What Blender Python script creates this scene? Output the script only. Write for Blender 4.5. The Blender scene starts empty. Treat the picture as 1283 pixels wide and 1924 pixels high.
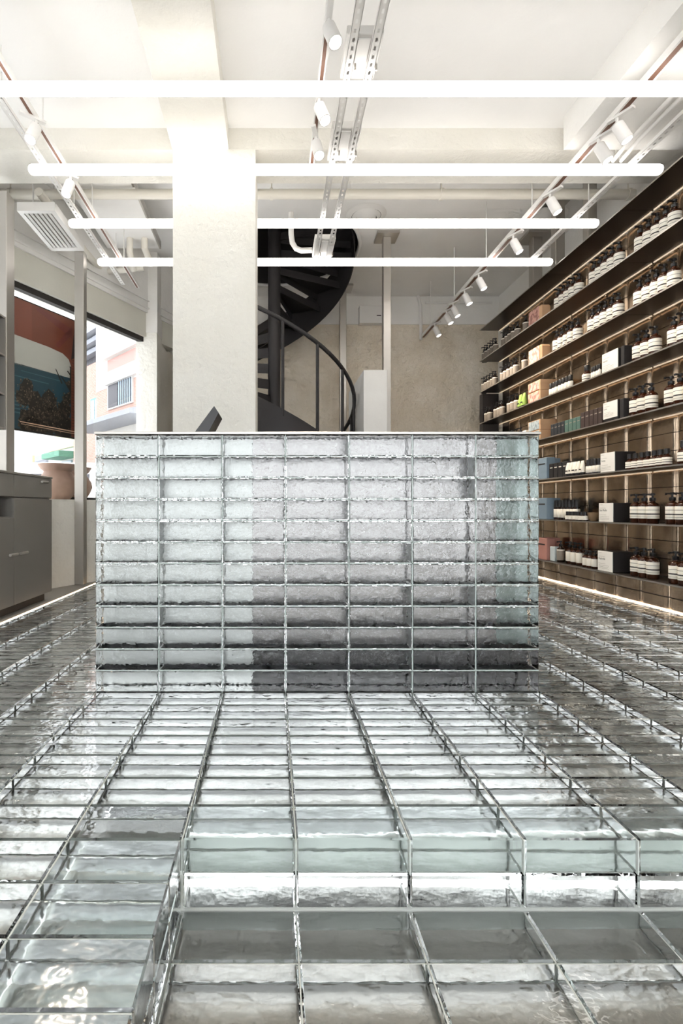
import bpy, math, random
from mathutils import Vector, Matrix, Euler
PI = math.pi
rnd = random.Random(7)
S = bpy.context.scene
C = S.collection

# ------------------------------------------------------------------ camera
FPX, VPX, VPY, EYE = 980.0, 512.0, 955.0, 0.70
cam = bpy.data.cameras.new('camera'); camo = bpy.data.objects.new('camera', cam); C.objects.link(camo)
camo.location = (0, 0, EYE); camo.rotation_euler = (PI/2, 0, 0)
cam.sensor_fit = 'HORIZONTAL'; cam.sensor_width = 36; cam.lens = FPX/1283*36
cam.shift_x = (641.5-VPX)/1283; cam.shift_y = -(962-VPY)/1283
cam.clip_start = 0.05; cam.clip_end = 200
S.camera = camo

def px(x, y, Y):            # measured photo pixel at depth Y -> world point
    return Vector(((x-VPX)/FPX*Y, Y, EYE+(VPY-y)/FPX*Y))

# ------------------------------------------------------------------ world, sun, exposure
w = bpy.data.worlds.new('sky'); S.world = w; w.use_nodes = True
bgn = w.node_tree.nodes['Background']
bgn.inputs[0].default_value = (0.93, 0.965, 1.0, 1); bgn.inputs[1].default_value = 2.6
S.view_settings.view_transform = 'Standard'; S.view_settings.look = 'None'
S.view_settings.gamma = 1; S.view_settings.use_curve_mapping = False
S.view_settings.exposure = 0.70
cy = S.cycles
cy.max_bounces = 9; cy.diffuse_bounces = 4; cy.glossy_bounces = 5; cy.transmission_bounces = 9; cy.transparent_max_bounces = 12
cy.sample_clamp_indirect = 6.0; cy.use_denoising = True; cy.blur_glossy = 0.6
cy.use_adaptive_sampling = True; cy.adaptive_threshold = 0.12; cy.adaptive_min_samples = 12; cy.use_light_tree = False

# ------------------------------------------------------------------ materials
MATS = {}
def srgb(h):
    h = h.lstrip('#'); c = [int(h[i:i+2], 16)/255 for i in (0, 2, 4)]
    return tuple(v/12.92 if v <= .04045 else ((v+.055)/1.055)**2.4 for v in c)+(1,)
def nodes(name):
    m = bpy.data.materials.new(name); m.use_nodes = True
    nt = m.node_tree; b = nt.nodes['Principled BSDF']
    MATS[name] = m
    return m, nt, b
def add_bump(nt, b, scale, strength, dist=0.01, detail=4, rough=.55, stretch=(1, 1, 1), coords='Object'):
    tc = nt.nodes.new('ShaderNodeTexCoord'); mp = nt.nodes.new('ShaderNodeMapping'); nz = nt.nodes.new('ShaderNodeTexNoise'); bp = nt.nodes.new('ShaderNodeBump')
    if coords == 'World':
        g = nt.nodes.new('ShaderNodeNewGeometry'); nt.links.new(g.outputs['Position'], mp.inputs[0])
    else:
        nt.links.new(tc.outputs[coords], mp.inputs[0])
    mp.inputs['Scale'].default_value = stretch
    nt.links.new(mp.outputs[0], nz.inputs['Vector'])
    nz.inputs['Scale'].default_value = scale; nz.inputs['Detail'].default_value = detail; nz.inputs['Roughness'].default_value = rough
    bp.inputs['Strength'].default_value = strength; bp.inputs['Distance'].default_value = dist
    nt.links.new(nz.outputs['Fac'], bp.inputs['Height'])
    prev = b.inputs['Normal'].links
    if prev: nt.links.new(prev[0].from_socket, bp.inputs['Normal'])
    nt.links.new(bp.outputs[0], b.inputs['Normal'])
    return nz
def mix_noise(nt, b, c1, c2, scale, lo=.35, hi=.65, coords='Object', detail=4):
    nz = nt.nodes.new('ShaderNodeTexNoise'); nz.inputs['Scale'].default_value = scale; nz.inputs['Detail'].default_value = detail
    if coords == 'World':
        g = nt.nodes.new('ShaderNodeNewGeometry'); nt.links.new(g.outputs['Position'], nz.inputs['Vector'])
    else:
        tc = nt.nodes.new('ShaderNodeTexCoord'); nt.links.new(tc.outputs[coords], nz.inputs['Vector'])
    r = nt.nodes.new('ShaderNodeValToRGB'); r.color_ramp.elements[0].position = lo; r.color_ramp.elements[1].position = hi
    r.color_ramp.elements[0].color = c1; r.color_ramp.elements[1].color = c2
    nt.links.new(nz.outputs['Fac'], r.inputs[0]); nt.links.new(r.outputs[0], b.inputs['Base Color'])
def mat(name, col, rough=.5, metal=0, bump=None, spec=.5):
    if name in MATS: return MATS[name]
    m, nt, b = nodes(name)
    c = srgb(col) if isinstance(col, str) else tuple(col)+(1,)
    b.inputs['Base Color'].default_value = c; b.inputs['Roughness'].default_value = rough; b.inputs['Metallic'].default_value = metal
    b.inputs['Specular IOR Level'].default_value = spec
    if bump: add_bump(nt, b, *bump)
    m.diffuse_color = c
    return m
def emit(name, col, strength):
    m, nt, b = nodes(name)
    b.inputs['Base Color'].default_value = (.9, .9, .9, 1)
    b.inputs['Emission Color'].default_value = srgb(col); b.inputs['Emission Strength'].default_value = strength
    return m

def glass(name, col, rough, b1, b2, coords='World'):
    m, nt, b = nodes(name)
    b.inputs['Base Color'].default_value = col; b.inputs['Transmission Weight'].default_value = 1
    b.inputs['IOR'].default_value = 1.46; b.inputs['Roughness'].default_value = rough
    add_bump(nt, b, b1[0], b1[1], b1[2], 1, coords=coords)
    add_bump(nt, b, b2[0], b2[1], b2[2], 0, coords=coords)
    return m
glass('cast_glass_floor', (.945, .972, .962, 1), .015, (18, .14, .010), (80, .14, .002))
glass('cast_glass_counter', (.962, .974, .97, 1), .03, (30, .32, .010), (120, .50, .0022))
glass('cast_glass_edge', (.925, .965, .952, 1), .10, (16, .22, .010), (85, .16, .002))
mat('joint', '#bfc4be', .5)
mat('joint_counter', '#b4beb9', .4)
mat('counter_white', '#c9cbc8', .5, .7)
mat('counter_green', '#76807d', .35, .9, (16, .15, .01, 2, .5, (1, 1, 1)))
m, nt, b = nodes('floor_base'); b.inputs['Metallic'].default_value = .75; b.inputs['Roughness'].default_value = .36
mix_noise(nt, b, srgb('#94918d'), srgb('#cfcdca'), 3.2, .38, .62, 'World'); add_bump(nt, b, 18, .25, .02, coords='World')
mat('street_paving', '#a9a7a2', .8)
mat('grey_floor', '#8f8b85', .6)
def plaster(name, c1, c2, sc, bs, bd, scale2=None):
    m, nt, b = nodes(name); b.inputs['Roughness'].default_value = .85
    mix_noise(nt, b, srgb(c1), srgb(c2), sc, .35, .7, 'World')
    add_bump(nt, b, bs, .55, bd, 3, .6, coords='World')
    if scale2: add_bump(nt, b, scale2, .5, bd*2, 2, .5, coords='World')
    return m
plaster('white_plaster', '#eceae6', '#f3f2ef', 2.0, 30, .006)
plaster('ceiling_paint', '#eeedeb', '#f6f5f3', 1.2, 20, .003)
plaster('cream_plaster', '#ebe8df', '#f1efe8', 2.0, 26, .014, 7)
plaster('beam_plaster', '#e6e3da', '#eeebe4', 2.0, 26, .014, 7)
plaster('beige_plaster', '#e6dac6', '#f2e9da', 3.0, 12, .07, 3.2)
plaster('sage_paint', '#d3d1c6', '#d9d7cc', 1.5, 30, .003)
mat('steel', '#c2beb8', .42, 1, (90, .08, .002, 2, .5, (1, 1, .04)))
mat('dark_steel_shelf', '#5d5955', .33, .9)
mat('cabinet_steel', '#8b8782', .5, .35, (120, .06, .001, 2, .5, (1, 1, .03)))
mat('cabinet_dark', '#3a3735', .6, .3)
mat('counter_steel', '#7f7c7b', .28, 1, (16, .15, .01, 2, .5, (1, 1, 1)))
mat('counter_dark', '#3d3a39', .5, .3)
mat('stair_black', '#2f2c2d', .5, .2, (60, .1, .001))
mat('white_metal', '#e9e7e4', .45, 0)
mat('white_pipe', '#e4e0d6', .5)
mat('dark_gap', '#2b2825', .7)
mat('track_copper', '#7b5a4b', .5, .3)
emit('tube_glow', '#fffaf4', 2.7)
emit('spot_glow', '#fff4ea', 9)
emit('led_warm', '#ffdcb4', .38)
emit('led_floor', '#ffdcb4', 2.2)

# ------------------------------------------------------------------ mesh builder
class MB:
    def __init__(s): s.v = []; s.f = []
    def add(s, vs, fs):
        o = len(s.v); s.v += [tuple(v) for v in vs]; s.f += [tuple(i+o for i in f) for f in fs]; return s
    def box(s, a, b, M=None):
        x0, y0, z0 = a; x1, y1, z1 = b
        vs = [Vector(p) for p in ((x0,y0,z0),(x1,y0,z0),(x1,y1,z0),(x0,y1,z0),(x0,y0,z1),(x1,y0,z1),(x1,y1,z1),(x0,y1,z1))]
        if M is not None: vs = [M @ v for v in vs]
        return s.add(vs, [(3,2,1,0),(4,5,6,7),(0,1,5,4),(1,2,6,5),(2,3,7,6),(3,0,4,7)])
    def bbox(s, a, b, bv, M=None):          # box with chamfered edges (44 triangles)
        lo, hi = Vector(a), Vector(b); vs = []; idx = {}
        for ix in (0, 1):
            for iy in (0, 1):
                for iz in (0, 1):
                    c = [hi[0] if ix else lo[0], hi[1] if iy else lo[1], hi[2] if iz else lo[2]]
                    sg = [-1 if ix else 1, -1 if iy else 1, -1 if iz else 1]
                    for ax in range(3):
                        p = [c[k]+(sg[k]*bv if k != ax else 0) for k in range(3)]
                        idx[(ix, iy, iz, ax)] = len(vs); vs.append(Vector(p))
        fs = []
        for ax in range(3):
            o1, o2 = (ax+1) % 3, (ax+2) % 3
            for sd in (0, 1):
                q = []
                for (p, r) in ((0,0),(1,0),(1,1),(0,1)):
                    k = [0,0,0]; k[ax] = sd; k[o1] = p; k[o2] = r; q.append(idx[(k[0],k[1],k[2],ax)])
                fs.append(tuple(q if sd else q[::-1]))
            for p in (0, 1):
                for r in (0, 1):
                    k0 = [0,0,0]; k1 = [0,0,0]; k0[o1] = k1[o1] = p; k0[o2] = k1[o2] = r; k1[ax] = 1
                    q = [idx[(*k0, o1)], idx[(*k1, o1)], idx[(*k1, o2)], idx[(*k0, o2)]]
                    fs.append(tuple(q if (p == r) else q[::-1]))
        for ix in (0, 1):
            for iy in (0, 1):
                for iz in (0, 1):
                    q = [idx[(ix,iy,iz,a)] for a in range(3)]
                    fs.append(tuple(q if (ix+iy+iz) % 2 else q[::-1]))
        if M is not None: vs = [M @ v for v in vs]
        return s.add(vs, fs)
    def prism(s, poly, axis, a, b, M=None):   # polygon (2-d) extruded along an axis from a to b
        n = len(poly)
        def mk(p, t): return {'x': (t, p[0], p[1]), 'y': (p[0], t, p[1]), 'z': (p[0], p[1], t)}[axis]
        vs = [Vector(mk(p, a)) for p in poly]+[Vector(mk(p, b)) for p in poly]
        if M is not None: vs = [M @ v for v in vs]
        return s.add(vs, [tuple(range(n))[::-1], tuple(range(n, 2*n))]+[(i, (i+1) % n, n+(i+1) % n, n+i) for i in range(n)])
    def lathe(s, prof, n=20, c=(0, 0, 0), M=None, cap=True):
        vs = []; fs = []; m = len(prof)
        for r, z in prof:
            for k in range(n):
                t = 2*PI*k/n; vs.append(Vector((c[0]+r*math.cos(t), c[1]+r*math.sin(t), c[2]+z)))
        for i in range(m-1):
            for k in range(n):
                fs.append((i*n+k, i*n+(k+1) % n, (i+1)*n+(k+1) % n, (i+1)*n+k))
        if cap:
            fs.append(tuple(range(n))[::-1]); fs.append(tuple(range((m-1)*n, m*n)))
        if M is not None: vs = [M @ v for v in vs]
        return s.add(vs, fs)
    def tube(s, pts, r, n=10):
        pts = [Vector(p) for p in pts]; vs = []; fs = []; up = None
        for i, p in enumerate(pts):
            d = (pts[min(i+1, len(pts)-1)]-pts[max(i-1, 0)]).normalized()
            if up is None:
                up = Vector((0, 0, 1)) if abs(d.z) < .9 else Vector((1, 0, 0))
            a = d.cross(up).normalized(); b2 = a.cross(d).normalized(); up = b2
            for k in range(n):
                t = 2*PI*k/n; vs.append(p+a*math.cos(t)*r+b2*math.sin(t)*r)
        for i in range(len(pts)-1):
            for k in range(n):
                fs.append((i*n+k, (i+1)*n+k, (i+1)*n+(k+1) % n, i*n+(k+1) % n))
        fs.append(tuple(range(n))); fs.append(tuple(range((len(pts)-1)*n, len(pts)*n))[::-1])
        return s.add(vs, fs)
    def mesh(s, name, m, smooth=None):
        me = bpy.data.meshes.new(name); me.from_pydata(s.v, [], s.f); me.update()
        if m: me.materials.append(MATS[m] if isinstance(m, str) else m)
        if smooth is not None:
            me.shade_smooth(); me.set_sharp_from_angle(angle=math.radians(smooth))
        return me
    def build(s, name, m, parent=None, smooth=None, world=True, flip=False):
        """one mesh object; coordinates are world ones unless world=False (then local to the parent)"""
        if parent is not None:
            if world:
                o0 = wloc(parent); s.v = [tuple(Vector(v)-o0) for v in s.v]
            o = bpy.data.objects.new(name, s.mesh(name, m, smooth)); C.objects.link(o); o.parent = parent
        else:
            xs = [v[0] for v in s.v]; ys = [v[1] for v in s.v]; zs = [v[2] for v in s.v]
            o0 = Vector(((min(xs)+max(xs))/2, (min(ys)+max(ys))/2, min(zs)))
            s.v = [tuple(Vector(v)-o0) for v in s.v]
            o = bpy.data.objects.new(name, s.mesh(name, m, smooth)); C.objects.link(o); o.location = o0
        return o
def wloc(o):
    l = Vector(o.location)
    while o.parent is not None: o = o.parent; l += Vector(o.location)
    return l
def box(name, a, b, m, parent=None, bv=0, world=True):
    q = MB(); q.bbox(a, b, bv) if bv else q.box(a, b)
    return q.build(name, m, parent, world=world)
def tag(o, label, cat, group=None):
    o['label'] = label; o['category'] = cat
    if group: o['group'] = group
    return o
def struct(o, label=None):
    o['kind'] = 'structure'
    if label: o['label'] = label
    return o
def thing(name, loc, label, cat, group=None, rz=0):
    o = bpy.data.objects.new(name, None); o.empty_display_size = .05; C.objects.link(o); o.location = loc; o.rotation_euler = (0, 0, rz)
    return tag(o, label, cat, group)
def inst(name, me, parent, loc=(0, 0, 0), rot=(0, 0, 0)):
    o = bpy.data.objects.new(name, me); C.objects.link(o); o.parent = parent; o.location = loc; o.rotation_euler = rot
    return o
def dup(root, loc, rz=0, label=None, group=None):
    r = root.copy(); C.objects.link(r); r.location = loc; r.rotation_euler = (0, 0, rz)
    if label: r['label'] = label
    if group: r['group'] = group
    for ch in root.children:
        c = ch.copy(); C.objects.link(c); c.parent = r
        for g in ch.children:
            d = g.copy(); C.objects.link(d); d.parent = c
    return r

# ------------------------------------------------------------------ lattice of the glass floor
W, D, HB = 0.2415, 0.1256, 0.073         # brick pitch across, along, height
X0, YE = -0.192, 1.103                    # a column joint; the edge of the step
ZLOW = -0.150
YC = YE+7*D                               # counter front
XC0, XC1 = X0-2*W, X0+5*W
XL, XR = -1.6435, 2.7075                      # edges of the glass floor
XLW0 = lambda y: -2.03+.5*(y-5.13)

floor = struct(MB().box((XL, YE+D+.002, -.14), (XR, 7.4, -.079)).box((XL, -.9, -.141), (X0-W-.002, YE+D+.002, -.079)).build('floor', 'floor_base'), 'floor of clear cast glass bricks laid in a grid over a silvery bed')
mat('pale_bed', '#dfe2de', .5, .3)
mat('lower_bed', '#bdb7b1', .4, .4, (9, .3, .03))
box('lower_bed', (X0-W-.001, -.9, -.26), (XR, YE+D, -.2295), 'lower_bed', floor)
MB().prism([(X0-W-.001, -.9), (X0-.003, -.9), (X0-.003, YE+.003), (XR, YE+.003), (XR, YE+D+.002), (X0-W-.001, YE+D+.002)], 'z', -.2, -.153).build('step_bed', 'pale_bed', floor)
gap = .0035
def brick_mesh(name, w, d, h, m): return MB().bbox((-w/2, -d/2, 0), (w/2, d/2, h), .0035).mesh(name, m)
bm_floor = brick_mesh('brick', W-gap, D-gap, HB, 'cast_glass_floor')
bm_edge = brick_mesh('brick', W-gap, D-gap, HB, 'cast_glass_edge')
spots = []
ncol0 = math.floor((XL-X0)/W); ncol1 = math.ceil((XR-X0)/W)
for j in range(-16, 51):
    y0 = YE+j*D; yc = y0+D/2
    if yc > 7.35 or yc < .35: continue
    for i in range(ncol0, ncol1):
        xc = X0+(i+.5)*W; w_ = W
        if xc-W/2 < XL or xc+W/2 > XR:
            continue
        if yc > YC-.01 and yc < YC+.8 and XC0 < xc < XC1: continue     # under the counter
        low = (j < 0 and i >= 0)
        z = ZLOW if low else 0.
        # frame test
        sx = VPX+FPX*xc/yc; sy = VPY+FPX*(EYE-z)/yc
        hw = FPX*W/yc/2
        vis = (-hw < sx < 1283+hw) and sy < 1990
        if yc > YC and (176-5 < sx-hw and sx+hw < 1012): vis = False
        edge = (j == 0 and i >= 0) or (j < 0 and i == -1)
        spots.append((0 if vis else 1, yc, xc, z-HB, edge))
        if edge: spots.append((0 if vis else 1, yc+.001, xc, ZLOW-.0+.001, 'low'))
spots.sort()
fl0 = wloc(floor)
field = MB(); nf = 0
for k, (inv, yc, xc, z, edge) in enumerate(spots):
    if nf < 300 and not inv:
        inst('brick', bm_edge if edge is True else bm_floor, floor, Vector((xc, yc, z))-fl0); nf += 1
    else:
        field.bbox((xc-W/2+gap/2, yc-D/2+gap/2, z), (xc+W/2-gap/2, yc+D/2-gap/2, z+HB), .0035)
o = field.build('brick_field', 'cast_glass_floor', floor); o['kind'] = 'stuff'
# thin joints between the bricks, a little below the glass surface
jt = MB(); jw = .0012
for i in range(ncol0, ncol1+1):
    x = X0+i*W
    if x < XL or x > XR: continue
    jt.box((x-jw, YE if i >= 0 else .3, -.076), (x+jw, 7.35, -.004))
    if i >= 1: jt.box((x-jw, .3, ZLOW-.076), (x+jw, YE-.002, ZLOW-.004))
for j in range(-6, 50):
    y = YE+j*D
    if j <= 0: jt.box((XL, y-jw, -.076), (X0-.004, y+jw, -.004)); jt.box((X0+.002, y-jw-(0.002 if j == 0 else 0), ZLOW-.076), (XR, y+jw-(0.002 if j == 0 else 0), ZLOW-.004))
    else: jt.box((XL, y-jw, -.076), (XR, y+jw, -.004))
jt.build('joint_grid', 'joint', floor)
struct(MB().box((-9, -6, -.30), (9, -.9, -.235)).build('floor_street', 'street_paving'), 'street paving in front of the shop')
struct(MB().prism([(XLW0(-.9), -.9), (XL-.012, -.9), (XL-.012, 5.0), (-1.1, 6.2), (-1.1, 7.4), (XLW0(7.4), 7.4)], 'z', -.12, -.002).build('floor_left', 'grey_floor'), 'grey stone floor strip along the window wall')
struct(box('floor_right', (XR+.004, -.9, -.12), (3.2, 7.4, -.002), 'grey_floor'), 'floor strip under the product shelves')

# ------------------------------------------------------------------ room shell
ZF, ZRr = EYE+2.66, EYE+3.0              # front and rear ceiling
ZB = EYE+2.51
YB0, YB1 = 3.65, 4.03
XWR = 3.20
XLW = lambda y: -2.03-.32+.5*(y-5.13)
ceil = struct(MB().prism([(XLW(-.9), -.9), (XWR, -.9), (XWR, YB0+.02), (XLW(YB0), YB0+.02)], 'z', ZF, ZF+.4).build('ceiling', 'ceiling_paint'), 'white painted ceiling slab in front of the cross beam')
# rear ceiling with a stair opening, cut flat at the front
SC = Vector((.02, 6.0, 0)); SR = .92; YCUT = 5.50
HR = SR+.05
ycs = [YB1, YCUT]; poly = []
a0 = math.asin((YCUT-SC.y)/HR)
arc = [(SC.x+HR*math.cos(t), SC.y+HR*math.sin(t)) for t in [a0+(PI-2*a0)*k/40 for k in range(41)]]   # right -> back -> left
rc = MB()
def zquad(pts, z): rc.add([(p[0], p[1], z) for p in pts], [tuple(range(len(pts)))])
zquad([(XLW(YB1), YB1), (XLW(YCUT), YCUT), (XWR, YCUT), (XWR, YB1)], ZRr)
Ymax = 7.4
right = [p for p in arc if p[0] >= SC.x]; left = [p for p in arc if p[0] < SC.x]
for seq, xb in ((right, lambda y: XWR), (left, XLW)):
    for p, q in zip(seq[:-1], seq[1:]):
        zquad([p, q, (xb(q[1]), q[1]), (xb(p[1]), p[1])], ZRr)
pr, pl = right[-1], left[0]
zquad([pr, pl, (XLW(pl[1]), pl[1]), (XLW(Ymax)-.35, Ymax), (XWR, Ymax), (XWR, pr[1])], ZRr)
struct(rc.build('ceiling_rear', 'ceiling_paint'), 'higher white ceiling behind the cross beam with a round stair opening')
sh = MB(); ring = arc+[arc[0]]
for p, q in zip(ring[:-1], ring[1:]):
    sh.add([(p[0], p[1], ZRr), (q[0], q[1], ZRr), (q[0], q[1], ZRr+1.6), (p[0], p[1], ZRr+1.6)], [(0, 1, 2, 3)])
sh.add([(p[0], p[1], ZRr+1.6) for p in arc], [tuple(range(len(arc)))])
struct(sh.build('wall_stairwell', 'stair_black'), 'dark lining of the stair opening above the ceiling')
struct(MB().tube([(p[0], p[1], ZRr-.02) for p in arc], .022, 8).build('trim_1', 'white_metal', smooth=50), 'white round trim around the stair opening')

bx = MB(); bx.prism([(XLW(YB0), YB0), (XWR, YB0), (XWR, YB1), (XLW(YB1), YB1)], 'z', ZB, ZRr+.3)
struct(bx.build('ceiling_beam', 'beam_plaster'), 'rough cream plastered beam crossing the ceiling at the column')
struct(box('ceiling_beam', (-.70, -.9, ZB), (-.307, YB0-.001, ZF+.1), 'beam_plaster'), 'rough cream plastered beam running from the column toward the viewer')
struct(box('ceiling_beam', (1.98, -.9, EYE+2.44), (XWR, 3.55, ZF+.1), 'white_plaster'), 'smooth white deep beam above the product shelves')
struct(box('column', (-.697, YB0-.004, 0), (-.119, YB0+.5, ZB), 'cream_plaster'), 'broad cream plastered column behind the glass counter')
struct(box('wall_right', (XWR, -.9, -.3), (XWR+.2, 7.6, ZRr+.3), 'white_plaster'), 'white wall behind the product shelves')
ZP = EYE+(VPY-610)/FPX*7.4
struct(box('wall_back', (-1.62, 7.40, -.1), (XWR, 7.6, ZP), 'beige_plaster'), 'rough beige plaster back wall')
struct(box('wall_back_upper', (-1.62, 7.385, ZP), (XWR, 7.6, ZRr+.3), 'white_plaster'), 'white painted band at the top of the back wall')
struct(box('wall_pier', (-1.60, 6.12, -.1), (-1.357, 7.4, EYE+2.06), 'cream_plaster'), 'cream plaster pier at the end of the window')
struct(box('wall_pier_upper', (-1.60, 6.115, EYE+2.06), (-1.352, 7.4, ZRr), 'white_plaster'), 'white painted head of the pier beside the window')

fw = MB(); fw.box((-5.2, -1.05, 2.15), (XWR, -.9, ZF+.4)); fw.box((2.1, -1.05, -.3), (XWR, -.9, 2.15)); fw.box((-5.2, -1.05, -.3), (-1.7, -.9, 2.15))  # unseen front wall, added and narrowed to hold back daylight from the entrance
struct(fw.build('wall_front_blocker', 'white_plaster'), 'unseen white wall around the shop entrance, added to cut front daylight')

# oblique window wall
P0 = Vector((-1.72, 4.97, 0)); U = Vector((.447, .894, 0)).normalized(); N = Vector((-U.y, U.x, 0))
OB = Matrix.Translation(P0) @ Matrix(((U.x, N.x, 0, 0), (U.y, N.y, 0, 0), (0, 0, 1, 0), (0, 0, 0, 1)))
SW = 1.20     # right end of the window along the wall
ZS, ZW = .78, EYE+1.99
q = MB(); q.box((-6.4, 0, -.001), (1.42, .42, ZS), OB); struct(q.build('wall_left', 'cream_plaster'), 'low plaster sill wall under the shop window')
q = MB(); q.box((-6.4, .30, ZW+.02), (SW+.5, .55, EYE+2.29), OB); struct(q.build('wall_left_upper', 'sage_paint'), 'pale grey green wall above the shop window')
q = MB(); q.box((-6.4, .28, EYE+2.29), (SW+.5, .55, ZRr), OB); q.box((-6.4, .262, EYE+2.33), (SW+.5, .28, EYE+2.345), OB); q.box((-6.4, .262, EYE+2.42), (SW+.5, .28, EYE+2.43), OB)
struct(q.build('trim_2', 'white_plaster'), 'white moulded band along the top of the window wall')
win = MB()
win.box((-6.3, .33, ZW-.035), (SW+.02, .39, ZW+.02), OB); win.box((SW-.02, .33, ZS), (SW+.02, .39, ZW), OB); win.box((-6.3, .33, ZS), (SW, .39, ZS+.03), OB)
win = struct(win.build('window_1', 'dark_gap'), 'large shop window with slim dark frame')
m, nt, b = nodes('window_glass')
tr = nt.nodes.new('ShaderNodeBsdfTransparent'); gl = nt.nodes.new('ShaderNodeBsdfGlossy'); gl.inputs['Roughness'].default_value = 0
mx = nt.nodes.new('ShaderNodeMixShader'); mx.inputs[0].default_value = .05
nt.links.new(tr.outputs[0], mx.inputs[1]); nt.links.new(gl.outputs[0], mx.inputs[2]); nt.links.new(mx.outputs[0], nt.nodes['Material Output'].inputs[0])
nt.nodes.remove(b)
MB().box((-6.3, .358, ZS+.03), (SW-.02, .362, ZW-.035), OB).build('pane', 'window_glass', win)
# LED lines along the floor edges
tag(box('floor_light_strip', (XL-.010, 1.6, -.02), (XL-.002, 4.93, .004), 'led_floor'), 'slim warm light line along the floor in front of the steel cabinet', 'light')

# ------------------------------------------------------------------ glass counter
HC = .0816; CT = 12*HC
ctr = thing('glass_counter', ((XC0+XC1)/2, YC+.3, 0), 'tall counter of stacked clear glass bricks with a thin metal top', 'counter')
c0 = wloc(ctr)
gc = .0032
bm_cf = MB().bbox((-(W-gc)/2, -(D-gc)/2, 0), ((W-gc)/2, (D-gc)/2, HC-gc), .003).mesh('brick', 'cast_glass_counter')
for r in range(12):
    for i in range(7):
        jx, jy = rnd.uniform(-.0008, .0008), rnd.uniform(-.0015, .0015)
        inst('brick', bm_cf, ctr, Vector((XC0+(i+.5)*W+jx, YC+D/2+jy, r*HC+gc/2))-c0)
DEP = .78
DP = .022
for r in range(12):                        # side returns, bricks turned lengthwise
    for sx in (XC0+D/2, XC1-D/2):
        for k in range(2):
            inst('brick', bm_cf, ctr, Vector((sx, YC+D+DP+.006+(k+.5)*W, r*HC+gc/2))-c0, (0, 0, PI/2))
jc = MB()
for r in range(1, 12): jc.box((XC0+.002, YC+.004, r*HC-gc/2), (XC1-.002, YC+D-.004, r*HC+gc/2))
for i in range(1, 7):
    x = XC0+i*W; jc.box((x-gc/2, YC+.004, 0), (x+gc/2, YC+D-.004, CT))
jc.build('joint_grid', 'joint_counter', ctr)
XM = -.080
XS1 = .885
yp0, yp1 = YC+D+.004, YC+D+.004+DP
MB().box((XC0+.003, yp0, .002), (XM, yp1, CT-.003)).build('white_panel', 'counter_white', ctr)
MB().box((XM+.001, yp0, .160), (XS1, yp1, CT-.003)).build('steel_panel', 'counter_steel', ctr)
MB().box((XM+.001, yp0+.003, .002), (XS1, yp1, .159)).build('plinth_panel', 'counter_dark', ctr)
MB().box((XS1+.001, yp0, .160), (XC1-.003, yp1, CT-.003)).build('end_panel', 'counter_green', ctr)
MB().box((XS1+.001, yp0+.003, .002), (XC1-.003, yp1, .159)).build('end_plinth', 'counter_dark', ctr)
MB().box((XC0+D+.02, yp1+.01, .002), (XC1-D-.02, YC+DEP-.06, CT-.02)).build('cabinet_body', 'counter_steel', ctr)
MB().bbox((XC0-.002, YC-.004, CT+.001), (XC1+.004, YC+DEP, CT+.012), .002).build('counter_top', 'steel', ctr)

# ------------------------------------------------------------------ light tubes
TL = 4.30; TZ = EYE+2.305
for k, (xa, xb, yy) in enumerate(((None, None, 167), (55, 1243, 319), (130, 1123, 420), (184, 1037, 492.5))):
    Yt = (2.846, 3.548, 4.244, 4.941)[k]
    x0, x1 = ((55-VPX)/FPX*3.548, (1243-VPX)/FPX*3.548)
    z = EYE+(VPY-yy)/FPX*Yt
    lb = ['nearest the viewer, running out of the frame on both sides', 'second from the viewer, passing in front of the column', 'third from the viewer, passing behind the column', 'farthest from the viewer, behind the column and under the stair'][k]
    t = thing('light_tube', ((x0+x1)/2, Yt, z), 'long glowing white light tube '+lb, 'light tube', 'white light tubes under the ceiling')
    for a, b_ in ((x0, .52*x0+.48*x1-.001), (.52*x0+.48*x1+.001, x1)):
        r = .0345
        prof = [(r*.55, 0), (r*.85, .008), (r, .025), (r, b_-a-.025), (r*.85, b_-a-.008), (r*.55, b_-a)]
        prof = [(r, 0) if (a != x0 and i < 3) else ((r, b_-a) if (b_ != x1 and i > 2) else p) for i, p in enumerate(prof)]
        prof = sorted(set(prof), key=lambda p: p[1])
        M = Matrix.Translation((a, Yt, z)) @ Matrix.Rotation(PI/2, 4, 'Y')
        MB().lathe(prof, 16, M=M).build('tube', 'tube_glow', t, smooth=40)

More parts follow.
